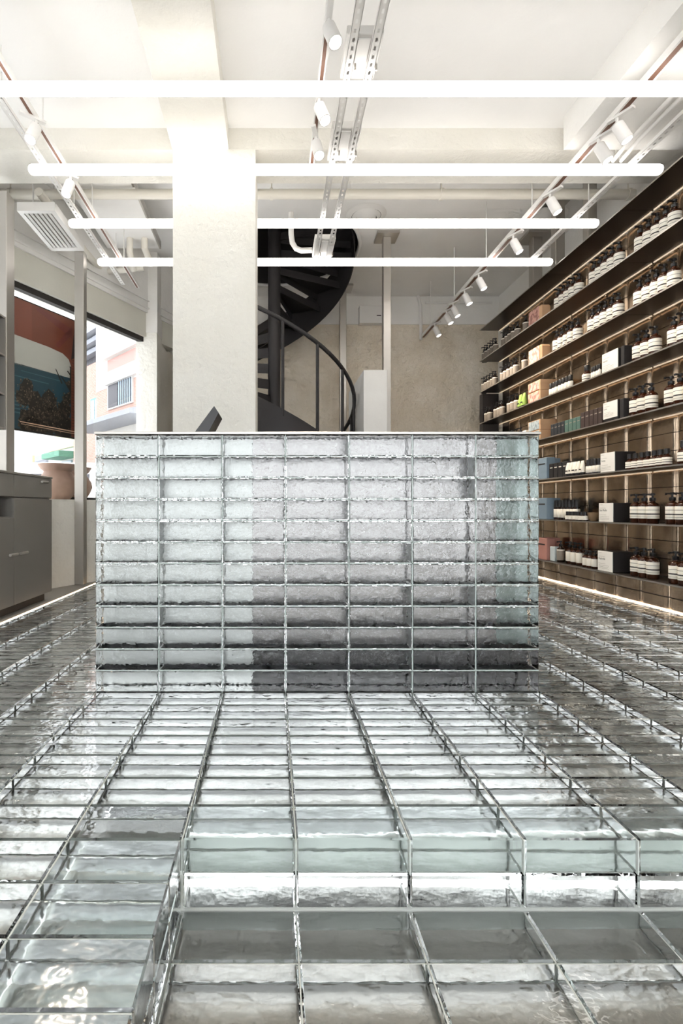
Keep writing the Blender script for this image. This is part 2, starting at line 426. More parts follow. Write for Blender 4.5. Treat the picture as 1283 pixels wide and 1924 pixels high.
# ------------------------------------------------------------------ tiled shelf wall on the right
mat('bronze_tile', '#8a7358', .22, 1); nt = MATS['bronze_tile'].node_tree; b = nt.nodes['Principled BSDF']; b.inputs['Metallic'].default_value = .92
mix_noise(nt, b, srgb('#a18c77'), srgb('#cdb69d'), 5, .35, .65, 'World', 2); add_bump(nt, b, 18, .18, .010, 1, coords='World')
mat('tile_grout', '#3a3430', .6, .3)
XSF, XSB, XT = 2.70, 2.960, 2.985
YS = [2.95, 4.05, 5.15, 6.80]
SZ = [.182+.4056*k for k in range(8)]
tw = struct(box('wall_tiled', (XT+.012, 2.9, 0), (XWR-.002, 6.80, SZ[7]), 'tile_grout'), 'wall of polished bronze tiles behind the product shelves')
t0 = wloc(tw)
TPY, TPZ = .275, .4056/3
def tile_mesh(wy, hz):
    q = MB(); n = 5; prof = []
    e = .045
    prof = [(-wy/2, 0), (-wy/2+.004, -.006), (-wy/2+e*.4, -.013), (-wy/2+e, -.016), (wy/2-e, -.016), (wy/2-e*.4, -.013), (wy/2-.004, -.006), (wy/2, 0)]
    vs = [(x, y, z) for z in (0, hz) for (y, x) in prof]; m_ = len(prof)
    q.add(vs, [(i, i+m_, i+1+m_, i+1) for i in range(m_-1)]+[tuple(range(m_)), tuple(range(m_, 2*m_))[::-1]])
    return q.mesh('tile', 'bronze_tile', 50)
tm = tile_mesh(TPY-.006, TPZ-.005)
ny = 13; nt_ = 0
for k in range(13):
    yc = 3.30+TPY*(k+.5)
    if yc > 6.7: continue
    for r in range(21):
        z = SZ[0]+.004+r*TPZ
        inst('tile', tm, tw, Vector((XT+.012, yc, z))-t0)
kick = struct(box('baseboard_right', (XSF+.025, 2.9, 0), (XSB, 6.80, SZ[0]-.004), 'tile_grout'), 'low plinth of bronze tiles under the lowest shelf')
k0 = wloc(kick); km = tile_mesh(TPY-.005, .082)
for k in range(13):
    for z in (.004, .094):
        inst('tile', km, kick, Vector((XSF+.024, 3.30+TPY*(k+.5), z))-k0)
tag(box('floor_light_strip', (XSF+.002, 2.95, .001), (XSF+.010, 6.75, .009), 'led_floor'), 'slim warm light line along the floor under the product shelves', 'light')
shelfn = ['lowest', 'second from the floor', 'third from the floor', 'fourth from the floor', 'fifth from the floor', 'third from the top', 'second from the top', 'topmost']
bayn = ['bay nearest the viewer', 'middle bay', 'far bay by the back wall']
for k, z in enumerate(SZ):
    for q_ in range(3):
        y0, y1 = YS[q_]+.002, YS[q_+1]-.002
        sb = thing('shelf_board', (XSF+.13, (y0+y1)/2, z-.006), 'dark steel shelf board, %s, %s' % (shelfn[k], bayn[q_]), 'shelf', 'steel shelf boards on the tiled wall')
        MB().bbox((XSF, y0, z-.007), (XSB, y1, z), .0012).build('board', 'dark_steel_shelf', sb)
        box('front_lip', (XSF-.002, y0, z-.010), (XSF-.0005, y1, z+.001), 'steel', sb)
        if k > 0: box('light_strip', (XSB-.012, y0+.01, z-.016), (XSB-.004, y1-.01, z-.0075), 'led_warm', sb)
struct(box('wall_end_panel', (2.75, 6.83, 0), (2.96, 6.93, SZ[5]-.01), 'stair_black'), 'black upright panel at the far end of the shelves')

# ------------------------------------------------------------------ products
mat('amber', '#3a1c0e', .08, 0); mat('amber_dark', '#20120c', .1, 0)
mat('black_plastic', '#1d1b1c', .35); mat('label_cream', '#f1ece0', .6); mat('label_ink', '#2a2726', .6)
mat('label_grey', '#8d8378', .6); mat('tan_card', '#c9a27d', .75); mat('black_card', '#1f1d1f', .6)
mat('blue_card', '#7f93a3', .7); mat('pink_card', '#b9857a', .7); mat('brown_card', '#3b2b27', .6); mat('green_card', '#4d6a61', .6)
mat('navy_card', '#23272d', .6); mat('green_tube', '#8fae52', .5); mat('bowl_tan', '#9d8262', .6); mat('white_card', '#f4f1ea', .6); mat('paleblue_card', '#c9d4d8', .6)
m, nt, b = nodes('pink_print'); mix_noise(nt, b, srgb('#a5736a'), srgb('#d9a99b'), 28, .42, .56, 'World', 3); b.inputs['Roughness'].default_value = .7
m, nt, b = nodes('grey_print'); mix_noise(nt, b, srgb('#7e8b93'), srgb('#a9b6bb'), 28, .42, .56, 'World', 3); b.inputs['Roughness'].default_value = .7

def proto_pump(r, h, labmat='label_cream', bands=True, body='amber', z0=.16, z1=.56):
    """pump bottle: body, label (> label_bands), pump (> nozzle)"""
    t = bpy.data.objects.new('pump_bottle', None); t.empty_display_size = .02; C.objects.link(t)
    bh = h*.64
    MB().lathe([(r*.9, 0), (r, .006), (r, bh*.93), (r*.93, bh*.985), (r*.7, bh*1.05), (r*.42, bh*1.10), (r*.36, bh*1.18)], 18).build('body', body, t, smooth=45, world=False)
    lb = MB().lathe([(r*1.012, h*z0), (r*1.02, h*z0+.001), (r*1.02, h*z1-.001), (r*1.012, h*z1)], 18, cap=False).build('label', labmat, t, smooth=45, world=False)
    L = h*(z1-z0)
    if bands:
        q = MB()
        for a, b_ in ((.70, .735), (.33, .43), (.14, .16)):
            q.lathe([(r*1.022, h*z0+L*a), (r*1.024, h*z0+L*a+.0005), (r*1.024, h*z0+L*b_-.0005), (r*1.022, h*z0+L*b_)], 18, cap=False)
        q.build('label_bands', 'label_ink', lb, smooth=45, world=False)
    elif labmat == 'label_grey':
        MB().lathe([(r*1.022, h*z1-.012), (r*1.026, h*z1-.011), (r*1.026, h*z1-.001), (r*1.022, h*z1)], 18, cap=False).build('label_rim', 'label_cream', lb, smooth=45, world=False)
    zt = bh*1.16
    pm = MB().lathe([(r*.46, zt), (r*.5, zt+.002), (r*.5, zt+h*.10), (r*.3, zt+h*.115), (r*.16, zt+h*.12), (r*.16, h*.925), (r*.38, h*.93), (r*.42, h*.97), (r*.34, h)], 12).build('pump', 'black_plastic', t, smooth=40, world=False)
    q = MB(); q.prism([(-r*.16, h*.935), (r*.16, h*.935), (r*.16, h*.985), (-r*.16, h*.985)], 'x', -r*1.15, 0); q.box((-r*1.2, -r*.12, h*.915), (-r*1.02, r*.12, h*.96))
    q.build('nozzle', 'black_plastic', pm, world=False)
    return t
def proto_cap(r, h, labmat='label_cream', bands=True, body='amber', capk=.28, dropper=False):
    t = bpy.data.objects.new('capped_bottle', None); t.empty_display_size = .02; C.objects.link(t)
    bh = h*(1-capk)*.86
    MB().lathe([(r*.9, 0), (r, .004), (r, bh*.86), (r*.8, bh*.96), (r*.5, bh*1.04), (r*.46, h*(1-capk)+.004)], 16).build('body', body, t, smooth=45, world=False)
    lb = MB().lathe([(r*1.015, h*.14), (r*1.02, h*.141), (r*1.02, bh*.82), (r*1.015, bh*.825)], 16, cap=False).build('label', labmat, t, smooth=45, world=False)
    if bands:
        q = MB()
        for a, b_ in ((.62, .68), (.25, .36)):
            L = bh*.82-h*.14
            q.lathe([(r*1.024, h*.14+L*a), (r*1.026, h*.14+L*a+.0004), (r*1.026, h*.14+L*b_-.0004), (r*1.024, h*.14+L*b_)], 16, cap=False)
        q.build('label_bands', 'label_ink', lb, smooth=45, world=False)
    cp = [(r*.62, h*(1-capk)), (r*.62, h*.97), (r*.55, h)] if not dropper else [(r*.6, h*(1-capk)), (r*.6, h*(1-capk*.6)), (r*.34, h*(1-capk*.5)), (r*.34, h*.97), (r*.2, h)]
    MB().lathe(cp, 12).build('cap', 'black_plastic', t, smooth=40, world=False)
    return t
def proto_vial(r, h, labmat='label_cream'):
    t = bpy.data.objects.new('vial', None); t.empty_display_size = .02; C.objects.link(t)
    MB().lathe([(r, 0), (r, h*.62), (r*.7, h*.66)], 12).build('body', 'amber_dark', t, smooth=45, world=False)
    MB().lathe([(r*1.03, h*.12), (r*1.04, h*.122), (r*1.04, h*.55), (r*1.03, h*.552)], 12, cap=False).build('label', labmat, t, smooth=45, world=False)
    MB().lathe([(r*.85, h*.63), (r*.85, h*.98), (r*.75, h)], 12).build('cap', 'black_plastic', t, smooth=40, world=False)
    return t
def proto_tube(r, h, col='label_cream'):
    t = bpy.data.objects.new('cream_tube', None); t.empty_display_size = .02; C.objects.link(t)
    q = MB(); n = 14; vs = []
    for k_, (zz, f) in enumerate(((h*.2, 1), (h*.5, .8), (h*.8, .45), (h, .08))):
        for a in range(n): vs.append((r*max(f, .1)*math.cos(2*PI*a/n), r*1.05*math.sin(2*PI*a/n), zz))
    q.add(vs, [(i*n+k_, i*n+(k_+1) % n, (i+1)*n+(k_+1) % n, (i+1)*n+k_) for i in range(3) for k_ in range(n)]+[tuple(range(3*n, 4*n))])
    bd = q.build('body', col, t, smooth=50, world=False)
    MB().box((-r*.92, -r*.7, h*.36), (-r*.86, r*.7, h*.44)).build('print', 'label_ink', bd, world=False)
    MB().lathe([(r*.8, 0), (r*.85, .002), (r*.85, h*.2)], 12).build('cap', 'black_plastic', t, smooth=40, world=False)
    return t
P = dict(pump=proto_pump(.0405, .222), med=proto_pump(.033, .205, 'label_grey', False, 'amber_dark', .10, .60), medp=proto_pump(.036, .205, 'label_cream', False, 'amber', .12, .55), smallp=proto_pump(.030, .15, 'label_cream', False, 'amber', .12, .55),
         cap=proto_cap(.0305, .128), capl=proto_cap(.040, .165), vial=proto_vial(.022, .13), viall=proto_vial(.027, .19), vials=proto_vial(.024, .082), tube=proto_tube(.026, .13), gtube=proto_tube(.036, .17, 'green_tube'), thin=proto_vial(.014, .11))
P['viall'].name = 'tall_vial'
used = set()
ORD = ['front', 'second', 'third', 'fourth', 'fifth', 'sixth', 'seventh', 'eighth']
SH = {6: 'top filled shelf', 5: 'second filled shelf', 4: 'third filled shelf', 3: 'fourth filled shelf', 2: 'fifth filled shelf', 1: 'sixth filled shelf', 0: 'lowest shelf'}
def place(kind, k, X, Y, label, cat, group, rz=0):
    t = P[kind]
    if kind in used: t = dup(t, (X, Y, SZ[k]+.0008), rz)
    else: used.add(kind); t.location = (X, Y, SZ[k]+.0008); t.rotation_euler = (0, 0, rz)
    return tag(t, label, cat, group)
def row(kind, k, xfront, n, pitch, desc, where, cat, group, X=2.785, jit=.003):
    Y = X*FPX/(xfront-VPX)
    for i in range(n):
        lb = '%s %s from the viewer, %s, %s' % (ORD[i].replace('front', 'first'), desc, where, SH[k]) if n > 1 else '%s, %s, %s' % (desc, where, SH[k])
        place(kind, k, X+rnd.uniform(-jit, jit), Y+i*pitch, lb, cat, group, rnd.uniform(-.25, .25))
G = 'amber pump bottles on the wall shelves'
for k, xs in ((6, (1268, 1164, 1087)), (5, (1266, 1162, 1085))):
    for xf, wh in zip(xs, ('right-hand row', 'middle row', 'row beside the tan box')):
        row('pump', k, xf, 5, .084, 'pump bottle', wh, 'bottle', G)
for k, x1, x2 in ((4, 1230, 1304), (3, 1224, 1297), (1, 1226, 1300), (0, 1226, 1306)):
    row('pump', k, x1, 3, .084, 'pump bottle', 'row beside the black box', 'bottle', G)
    row('pump', k, x2, 3, .084, 'pump bottle', 'row at the frame edge', 'bottle', G, X=2.785 if k else 2.76)
row('cap', 2, 1206, 3, .066, 'capped bottle', 'row beside the black box', 'bottle', 'small capped bottles on the fifth shelf')
row('cap', 2, 1253, 4, .062, 'capped bottle', 'middle row', 'bottle', 'small capped bottles on the fifth shelf')
row('capl', 2, 1306, 2, .086, 'larger capped bottle', 'at the frame edge', 'bottle', 'small capped bottles on the fifth shelf')
G2 = 'dark pump bottles at the far end of the shelves'
for k, a, b_, c_ in ((6, 931.5, 972, 988), (5, 930.5, 970, 986)):
    row('med', k, a, 5, .088, 'dark bottle', 'row at the far end', 'bottle', G2)
    row('med', k, b_, 5, .086, 'dark bottle', 'row left of tan box', 'bottle', G2)
    row('med', k, c_, 1, .08, 'single dark bottle right against the tan box', 'far bay', 'bottle', G2)
for a, wh in ((920, 'row at the far end'), (944, 'middle far row'), (971, 'row beside the green tubes')): row('med', 4, a, 3, .086, 'dark bottle', wh, 'bottle', G2)
row('med', 3, 978, 6, .10, 'dark bottle', 'row at the far end', 'bottle', G2)
row('gtube', 4, 985, 2, .085, 'green tube', 'beside the pink boxes', 'tube', 'green tubes')
row('vial', 4, 1072, 7, .056, 'short vial', 'beside the pink boxes', 'vial', 'short vials on the third shelf', X=2.76)
row('capl', 4, 1103, 1, .085, 'stout capped bottle', 'between vials and white box', 'bottle', 'capped bottles on the third shelf', X=2.80)
row('thin', 4, 1127, 4, .034, 'thin vial', 'beside the white box', 'vial', 'thin vials', X=2.755)
row('tube', 2, 1094.5, 5, .055, 'cream tube', 'middle of shelf', 'tube', 'cream tubes on the fifth shelf', X=2.76)
row('vial', 2, 1125.5, 4, .047, 'dark vial', 'beside the white box', 'vial', 'dark vials on the fifth shelf', X=2.765)
row('viall', 1, 1084, 7, .0565, 'tall vial', 'back row', 'vial', 'tall vials on the sixth shelf', X=2.80)
row('vials', 1, 1100, 6, .054, 'tiny vial', 'front row', 'vial', 'tiny vials on the sixth shelf', X=2.745)
row('medp', 0, 1090, 3, .084, 'plain-label pump bottle', 'beside the pink boxes', 'bottle', 'plain label pump bottles on the lowest shelf')
row('smallp', 0, 1118, 3, .066, 'small pump bottle', 'beside the black box', 'bottle', 'small pump bottles on the lowest shelf', X=2.765)
row('med', 0, 1053, 1, .08, 'dark bottle with pale label', 'before the pink boxes', 'bottle', G2, X=2.765)
for kk, o_ in P.items():
    if kk not in used: bpy.data.objects.remove(o_)

def text_mesh(body, size):
    cu = bpy.data.curves.new('txt', 'FONT'); cu.body = body; cu.size = size; cu.extrude = 0
    o = bpy.data.objects.new('txt', cu); C.objects.link(o)
    dg = bpy.context.evaluated_depsgraph_get(); me = bpy.data.meshes.new_from_object(o.evaluated_get(dg))
    bpy.data.objects.remove(o); bpy.data.curves.remove(cu)
    me.materials.clear(); me.materials.append(MATS['label_ink'])
    return me
FACE = Matrix(((0, 0, -1, 0), (-1, 0, 0, 0), (0, 1, 0, 0), (0, 0, 0, 1))).to_euler()
def kit(k, xa, xb, h, dep, word, z0=0, sz=.02):
    Xf = 2.73; Ya, Yb = Xf*FPX/(xa-VPX), Xf*FPX/(xb-VPX); z = SZ[k]+.001
    t = thing('gift_box', (Xf+dep/2, (Ya+Yb)/2, z), 'black box with white printed front panel, %s' % SH[k], 'box', 'black and white gift boxes')
    MB().bbox((Xf+.003, Yb, z), (Xf+dep, Ya, z+h), .004).build('carton', 'black_card', t)
    sl = MB().bbox((Xf-.001, Yb+.002, z+z0), (Xf+.0025, Ya-.001, z+h-.001), .0008).build('sleeve', 'white_card', t)
    me = text_mesh(word, sz); o = inst('lettering', me, sl, Vector((Xf-.0018, Ya-.012, z+z0+(h-z0)*.56))-wloc(sl), FACE)
    q = MB()
    for f, l in ((.90, .25), (.72, .5), (.36, .55), (.27, .8), (.20, .8), (.13, .8)):
        zz = z+z0+(h-z0)*f; q.box((Xf-.0016, Ya-.012-(Ya-Yb-.03)*l, zz), (Xf-.0012, Ya-.012, zz+.0016))
    q.build('fine_print', 'label_grey', sl)['kind'] = 'stuff'
kit(4, 1131, 1161, .165, .12, 'Nairobi'); kit(3, 1133, 1160, .165, .13, 'Lima', .03); kit(2, 1128, 1155, .16, .17, 'Vienna'); kit(1, 1125, 1152, .155, .17, 'Sao Paulo', 0, .024); kit(0, 1123, 1151, .165, .17, 'Nashville', 0, .024)
def carton(k, xa, xb, dep, h, m_, label, Xf=2.735, z=0, bv=.003, cat='box', group=None, strip=None):
    Ya, Yb = Xf*FPX/(xa-VPX), Xf*FPX/(xb-VPX); z += SZ[k]+.001
    t = thing('carton', (Xf+dep/2, (Ya+Yb)/2, z), label, cat, group)
    MB().bbox((Xf, Yb, z), (Xf+dep, Ya, z+h), bv).build('body', m_, t)
    if strip: MB().box((Xf-.0008, Yb+(Ya-Yb)*.15, z+h*.68), (Xf+.0002, Yb+(Ya-Yb)*.75, z+h*.74)).build('print', strip, t)
    return t
carton(4, 1166, 1172, .11, .165, 'black_card', 'second black box behind white panel box, third filled shelf')
carton(3, 1164, 1171, .11, .16, 'black_card', 'second black box behind white panel box, fourth filled shelf')
xs = lambda a, b_, n: [(a+(b_-a)*i/n+.4, a+(b_-a)*(i+1)/n-.4) for i in range(n)]
for i, (a, b_) in enumerate(xs(1034, 1060, 4)): carton(3, a, b_, .052, .125, 'navy_card', '%s small navy carton from the viewer, fourth filled shelf' % ORD[3-i].replace('front', 'first'), Xf=2.75, group='navy cartons', strip='label_grey')
for i, (a, b_) in enumerate(xs(1060, 1090, 4)): carton(3, a, b_, .052, .125, 'green_card', '%s small green carton from the viewer, fourth filled shelf' % ORD[3-i].replace('front', 'first'), Xf=2.75, group='green cartons', strip='label_grey')
for i, (a, b_) in enumerate(xs(1090, 1131, 5)): carton(3, a, b_, .055, .15, 'brown_card', '%s small brown carton from the viewer, fourth filled shelf' % ORD[4-i].replace('front', 'first'), Xf=2.75, group='brown cartons', strip='label_grey')
for i, (a, b_) in enumerate(xs(1031, 1064, 4)): carton(2, a, b_, .10, .145, 'black_card', '%s small black carton from the viewer, fifth filled shelf' % ORD[3-i].replace('front', 'first'), Xf=2.745, group='black cartons', strip='label_cream')
for k, m_, nm in ((2, 'blue_card', 'blue grey'), (1, 'blue_card', 'slate blue'), (0, 'pink_card', 'dusty pink')):
    carton(k, 1005, 1027, .085, .215, m_, 'front %s carton beside the glass counter, %s' % (nm, SH[k]), Xf=2.73, strip='black_card')
    carton(k, 1021, 1039, .075, .215, m_, 'rear %s carton against the tiles, %s' % (nm, SH[k]), Xf=2.845)
carton(0, 1033, 1042, .07, .14, 'paleblue_card', 'slim pale blue carton behind dark bottle, lowest shelf', Xf=2.75)
carton(3, 981, 988, .08, .15, 'white_card', 'pale carton at the far end, fourth filled shelf', Xf=2.75, strip='label_grey')
# rounded tan gift boxes
def soft_box(k, z, h, label, face, stacked, pr='pink_print'):
    Xf, Ya, Yb, dep = 2.725, 5.56, 5.31, .19 if stacked else .12
    z += SZ[k]+.001; r = .045 if stacked else .018; pts = []
    for cx, cyy, a0_ in ((Xf+dep-r, Ya-r, 0), (Xf+.004, Ya-.004, 90), (Xf+.004, Yb+.004, 180), (Xf+dep-r, Yb+r, 270)):
        rr = r if a0_ in (0, 270) else .004
        for j_ in range(5): t_ = math.radians(a0_+j_*22.5); pts.append((cx+rr*math.cos(t_), cyy+rr*math.sin(t_)))
    t = thing('tan_box', (Xf+dep/2, (Ya+Yb)/2, z), label, 'box', 'tan gift boxes on the wall shelves')
    if stacked:
        MB().prism(pts, 'z', z, z+h*.55).build('base', 'tan_card', t, smooth=40); MB().prism([((p[0]-Xf-dep/2)*1.02+Xf+dep/2, (p[1]-(Ya+Yb)/2)*1.02+(Ya+Yb)/2) for p in pts], 'z', z+h*.55, z+h-.002).build('lid', 'tan_card', t, smooth=40)
    else:
        MB().bbox((Xf, Yb, z), (Xf+dep, Ya, z+h), .02).build('body', 'tan_card', t, smooth=60)
    MB().bbox((Xf-.004, Yb+.02, z+h*.06), (Xf+.001, Ya-.015, z+h*.94), .0012).build('printed_face', face, t)
soft_box(6, 0, .165, 'single tan box with pink patterned face, top filled shelf', 'pink_print', False)
soft_box(5, 0, .165, 'single tan box with pink patterned face, second filled shelf', 'pink_print', False)
soft_box(4, 0, .105, 'lower of two stacked tan and pink boxes, third filled shelf', 'pink_print', True)
soft_box(4, .107, .105, 'upper of two stacked tan and pink boxes, third filled shelf', 'pink_print', True)
soft_box(3, 0, .105, 'lower of two stacked tan boxes with blue face, fourth filled shelf', 'grey_print', True)
soft_box(3, .107, .105, 'upper of two stacked tan boxes with blue face, fourth filled shelf', 'grey_print', True)
Yb_ = 2.80*FPX/(1119-VPX)
tag(MB().lathe([(.022, 0), (.04, .02), (.052, .075), (.048, .075), (.036, .022), (.01, .012)], 20, (2.785, Yb_, SZ[1]+.001)).build('bowl', 'bowl_tan', smooth=45), 'small tan bowl beside the white printed box, sixth filled shelf', 'bowl')

# ------------------------------------------------------------------ spiral staircase
st = thing('spiral_staircase', (SC.x, SC.y, 0), 'black steel spiral staircase with curved handrail behind the column', 'staircase')
RISE, NT = 3.0, 16
ZT0 = .91
def zt(deg): return ZT0+RISE*deg/360.
def sp(deg, r, z): t = math.radians(deg); return (SC.x+r*math.cos(t), SC.y-r*math.sin(t), z)
RP = .072
MB().lathe([(RP, 0), (RP, ZRr+1.5)], 20, (SC.x, SC.y, 0)).build('pole', 'stair_black', st, smooth=40)
step = 360/NT
d0 = -96
k = 0; dd = d0
while True:
    z = zt(dd)
    if z > ZRr+1.3: break
    q = MB(); n = 4
    a = [dd-1.5+(step+3)*i/n for i in range(n+1)]
    poly = [sp(t, RP*.9, 0)[:2] for t in a]+[sp(t, SR-.02, 0)[:2] for t in reversed(a)]
    q.prism(poly[::-1], 'z', z-.035, z)
    # front and rear lips of the tread pan
    for t, hh in ((dd-1.5, .075), (dd+step+1.5, .05)):
        p, r_ = Vector(sp(t, RP*.9, z-.035)), Vector(sp(t, SR-.02, z-.035)); nn = Vector((-(r_-p).y, (r_-p).x, 0)).normalized()*.006
        q.add([p-nn, p+nn, r_+nn, r_-nn]+[v-Vector((0, 0, hh)) for v in (p-nn, p+nn, r_+nn, r_-nn)], [(0,1,2,3),(7,6,5,4),(0,4,5,1),(1,5,6,2),(2,6,7,3),(3,7,4,0)])
    q.build('tread', 'stair_black', st)
    dd += step
dmax = dd
q = MB(); seg = []
dg = d0-4
while dg < dmax: seg.append(dg); dg += 5
vs = []; fs = []
for t in seg:
    z = zt(t)
    lo, hi = max(.01, z-.40), z+.05
    for r in (SR-.012, SR): vs += [sp(t, r, lo), sp(t, r, hi)]
for i in range(len(seg)-1):
    o_ = i*4; p_ = o_+4
    fs += [(o_, p_, p_+1, o_+1), (o_+2, o_+3, p_+3, p_+2), (o_+1, p_+1, p_+3, o_+3), (o_, o_+2, p_+2, p_)]
q.add(vs, fs).build('stringer', 'stair_black', st, smooth=40)
rail = [sp(t, SR-.01, zt(t)+.92) for t in range(-80, 262, 6)]
MB().tube(rail, .021, 10).build('handrail', 'stair_black', st, smooth=40)
for t in range(-76, 250, 23):
    if zt(t)+.9 > ZRr-.02: break
    MB().tube([sp(t, SR-.01, zt(t)-.02), sp(t, SR-.01, zt(t)+.91)], .016, 8).build('baluster', 'stair_black', st, smooth=40)
MB().tube([sp(-90, SR-.01, .1), sp(-84, SR-.01, zt(-80)+.92)], .024, 8).build('newel', 'stair_black', st, smooth=40)

# ------------------------------------------------------------------ steel posts and partition
def post(x, Y, wpx, z1, label, plate=False, z0=0):
    X = (x-VPX)/FPX*Y; hw = wpx/FPX*Y/2
    t = thing('steel_post', (X, Y, z0), label, 'post', 'brushed steel posts')
    MB().bbox((X-hw, Y-hw, z0), (X+hw, Y+hw, z1-(.03 if plate else 0)), .003).build('shaft', 'steel', t)
    if plate: MB().bbox((X-hw*2.9, Y-hw*2.9, z1-.03), (X+hw*2.9, Y+hw*2.9, z1), .003).build('top_plate', 'steel', t)
post(726, 5.74, 14, ZRr-.001, 'brushed steel post with square top plate beside the white partition', True)
post(644, 7.08, 12, ZRr-.001, 'thin steel post behind the spiral stair handrail', True)
post(151.5, 4.815, 17, EYE+2.36, 'steel post at the right edge of the window picture')
post(5, 3.95, 30, EYE+2.37, 'steel post at the left edge of the window picture')
for x, Y, lb in ((1048, 5.02, 'middle steel post standing above the product shelves'), (1006, 5.75, 'far steel post standing above the product shelves'), (1108, 4.62, 'near steel post standing above the product shelves')):
    post(x, Y, 17, ZRr-.001, lb, True, SZ[7]+.001)
pa = tag(MB().bbox((.96, 5.5, 0), (1.21, 6.58, 2.16), .004).build('partition', 'white_plaster'), 'white partition block beside the steel post at the back', 'partition')

# ------------------------------------------------------------------ tracks and slotted channels
ZTR = EYE+2.37
def track(X, y0, y1, label, wd=.034, slots=True):
    t = thing('light_track', (X, (y0+y1)/2, ZTR), label, 'light track')
    MB().box((X-wd/2, y0, ZTR+.004), (X+wd/2, y1, ZTR+.036)).box((X-wd/2, y0, ZTR), (X-wd*.28, y1, ZTR+.004)).box((X+wd*.28, y0, ZTR), (X+wd/2, y1, ZTR+.004)).build('rail', 'white_metal', t)
    MB().box((X-wd*.27, y0+.01, ZTR+.0015), (X+wd*.27, y1-.01, ZTR+.0042)).build('contact_strip', 'track_copper', t)
    y = y0+.5
    while y < y1:
        zc = ZF if y < YB0 else (ZB if y < YB1 else ZRr)
        MB().tube([(X, y, ZTR+.03), (X, y, zc)], .005, 6).build('hanger_rod', 'white_metal', t)
        y += .9
    return t
def channel(X, y0, y1, label, wd=.042):
    t = thing('slotted_channel', (X, (y0+y1)/2, ZTR-.012), label, 'metal channel')
    q = MB(); z = ZTR-.012; y = y0; hw, hs, pit = wd/2, .006, .050
    def quad(xa, xb, ya, yb): q.add([(xa, ya, z), (xa, yb, z), (xb, yb, z), (xb, ya, z)], [(0, 1, 2, 3)])
    while y < y1:
        quad(X-hw, X-hs, y, y+pit); quad(X+hs, X+hw, y, y+pit); quad(X-hs, X+hs, y, y+.014); quad(X-hs, X+hs, y+.036, y+pit); y += pit
    q.box((X-hw, y0, z), (X-hw+.002, y, z+.024)); q.box((X+hw-.002, y0, z), (X+hw, y, z+.024))
    q.build('channel', 'white_metal', t)
    yy = y0+.9
    while yy < y1:
        zc = ZF if yy < YB0 else (ZB if yy < YB1 else ZRr)
        MB().tube([(X+hw-.006, yy, z), (X+hw-.006, yy, zc)], .0045, 6).build('hanger_rod', 'white_metal', t); yy += 1.1
    return t
track(-1.452, 1.0, 5.62, 'left white light track above the steel cabinet')
track(.270, 1.0, 3.62, 'centre white light track with copper strip')
track(2.09, 1.0, 7.25, 'long right white light track in front of the shelves', .055)
channel(-1.575, 1.0, 5.45, 'left white slotted metal channel beside the light track')
channel(.408, 1.0, 4.98, 'left one of the paired white slotted channels at the ceiling centre')
channel(.524, 1.0, 4.98, 'right one of the paired white slotted channels at the ceiling centre')
channel(2.470, 1.0, 4.95, 'right white slotted metal channel above the product shelves')
for (ya, yb, lb) in ((2.62, 2.90, 'nearest'), (3.27, 3.58, 'middle'), (4.62, 4.96, 'farthest')):
    t = thing('driver_box', (.46, (ya+yb)/2, ZTR+.0135), '%s white driver box between the paired ceiling channels' % lb, 'driver box', 'white driver boxes')
    MB().bbox((.375, ya, ZTR+.0135), (.56, yb, ZTR+.06), .004).build('housing', 'white_metal', t)
    MB().bbox((.434, ya+.02, ZTR+.004), (.498, yb-.12, ZTR+.0135), .002).build('cover', 'white_metal', t)
    for xx in (.431, .543):
        MB().tube([(xx+.013, yb-.1, ZTR-.02), (xx+.013, yb-.1, ZTR+.0135)], .006, 6).build('clip', 'steel', t)
# spotlights
def proto_spot():
    t = bpy.data.objects.new('spotlight', None); t.empty_display_size = .03; C.objects.link(t)
    MB().box((-.014, -.075, -.012), (.014, .075, .003)).build('adapter', 'white_metal', t, world=False)
    MB().tube([(0, .02, -.01), (0, .02, -.055)], .009, 8).build('stem', 'white_metal', t, smooth=40, world=False)
    M = Matrix.Translation((0, .02, -.05)) @ Euler((math.radians(-20), math.radians(-14), 0)).to_matrix().to_4x4()
    bd = MB().lathe([(.028, 0), (.0335, -.006), (.0345, -.108), (.0345, -.124), (.030, -.124), (.029, -.119)][::-1], 20, M=M).build('barrel', 'white_metal', t, smooth=40, world=False)
    MB().lathe([(.0292, -.1225), (.0292, -.1205)], 20, M=M).build('lens', 'spot_glow', bd, world=False)
    return t, M
spt, SM = proto_spot(); first = True
def spot_at(X, Y, rz, label, energy):
    global first
    if first: t = spt; first = False
    else: t = dup(spt, (0, 0, 0))
    t.location = (X, Y, ZTR-.002); t.rotation_euler = (0, 0, rz); tag(t, label, 'spotlight', 'white track spotlights')
    if energy:
        li = bpy.data.lights.new('spot_beam', 'SPOT'); li.energy = energy; li.spot_size = math.radians(95); li.spot_blend = .8; li.color = (1, .86, .70); li.shadow_soft_size = .03
        lo = bpy.data.objects.new('spot_beam', li); C.objects.link(lo); lo.parent = t
        lo.matrix_local = SM @ Matrix.Translation((0, 0, -.13))
OR2 = ['nearest', 'second', 'third', 'fourth', 'fifth', 'sixth', 'seventh', 'eighth', 'ninth']
for i, x in enumerate((1172, 1136, 1043, 972, 906, 879, 857, 844, 822)):
    spot_at(2.09, 2.11*FPX/(x-VPX), math.radians(28), '%s white spotlight from the viewer on the right track' % OR2[i], 13 if i < 4 else 32)
for i, y in enumerate((90, 233, 300)): spot_at(.270, 2.20*FPX/(VPY-y), math.radians((0, 8, -14)[i]), '%s white spotlight from the viewer on the centre track' % OR2[i], 22)
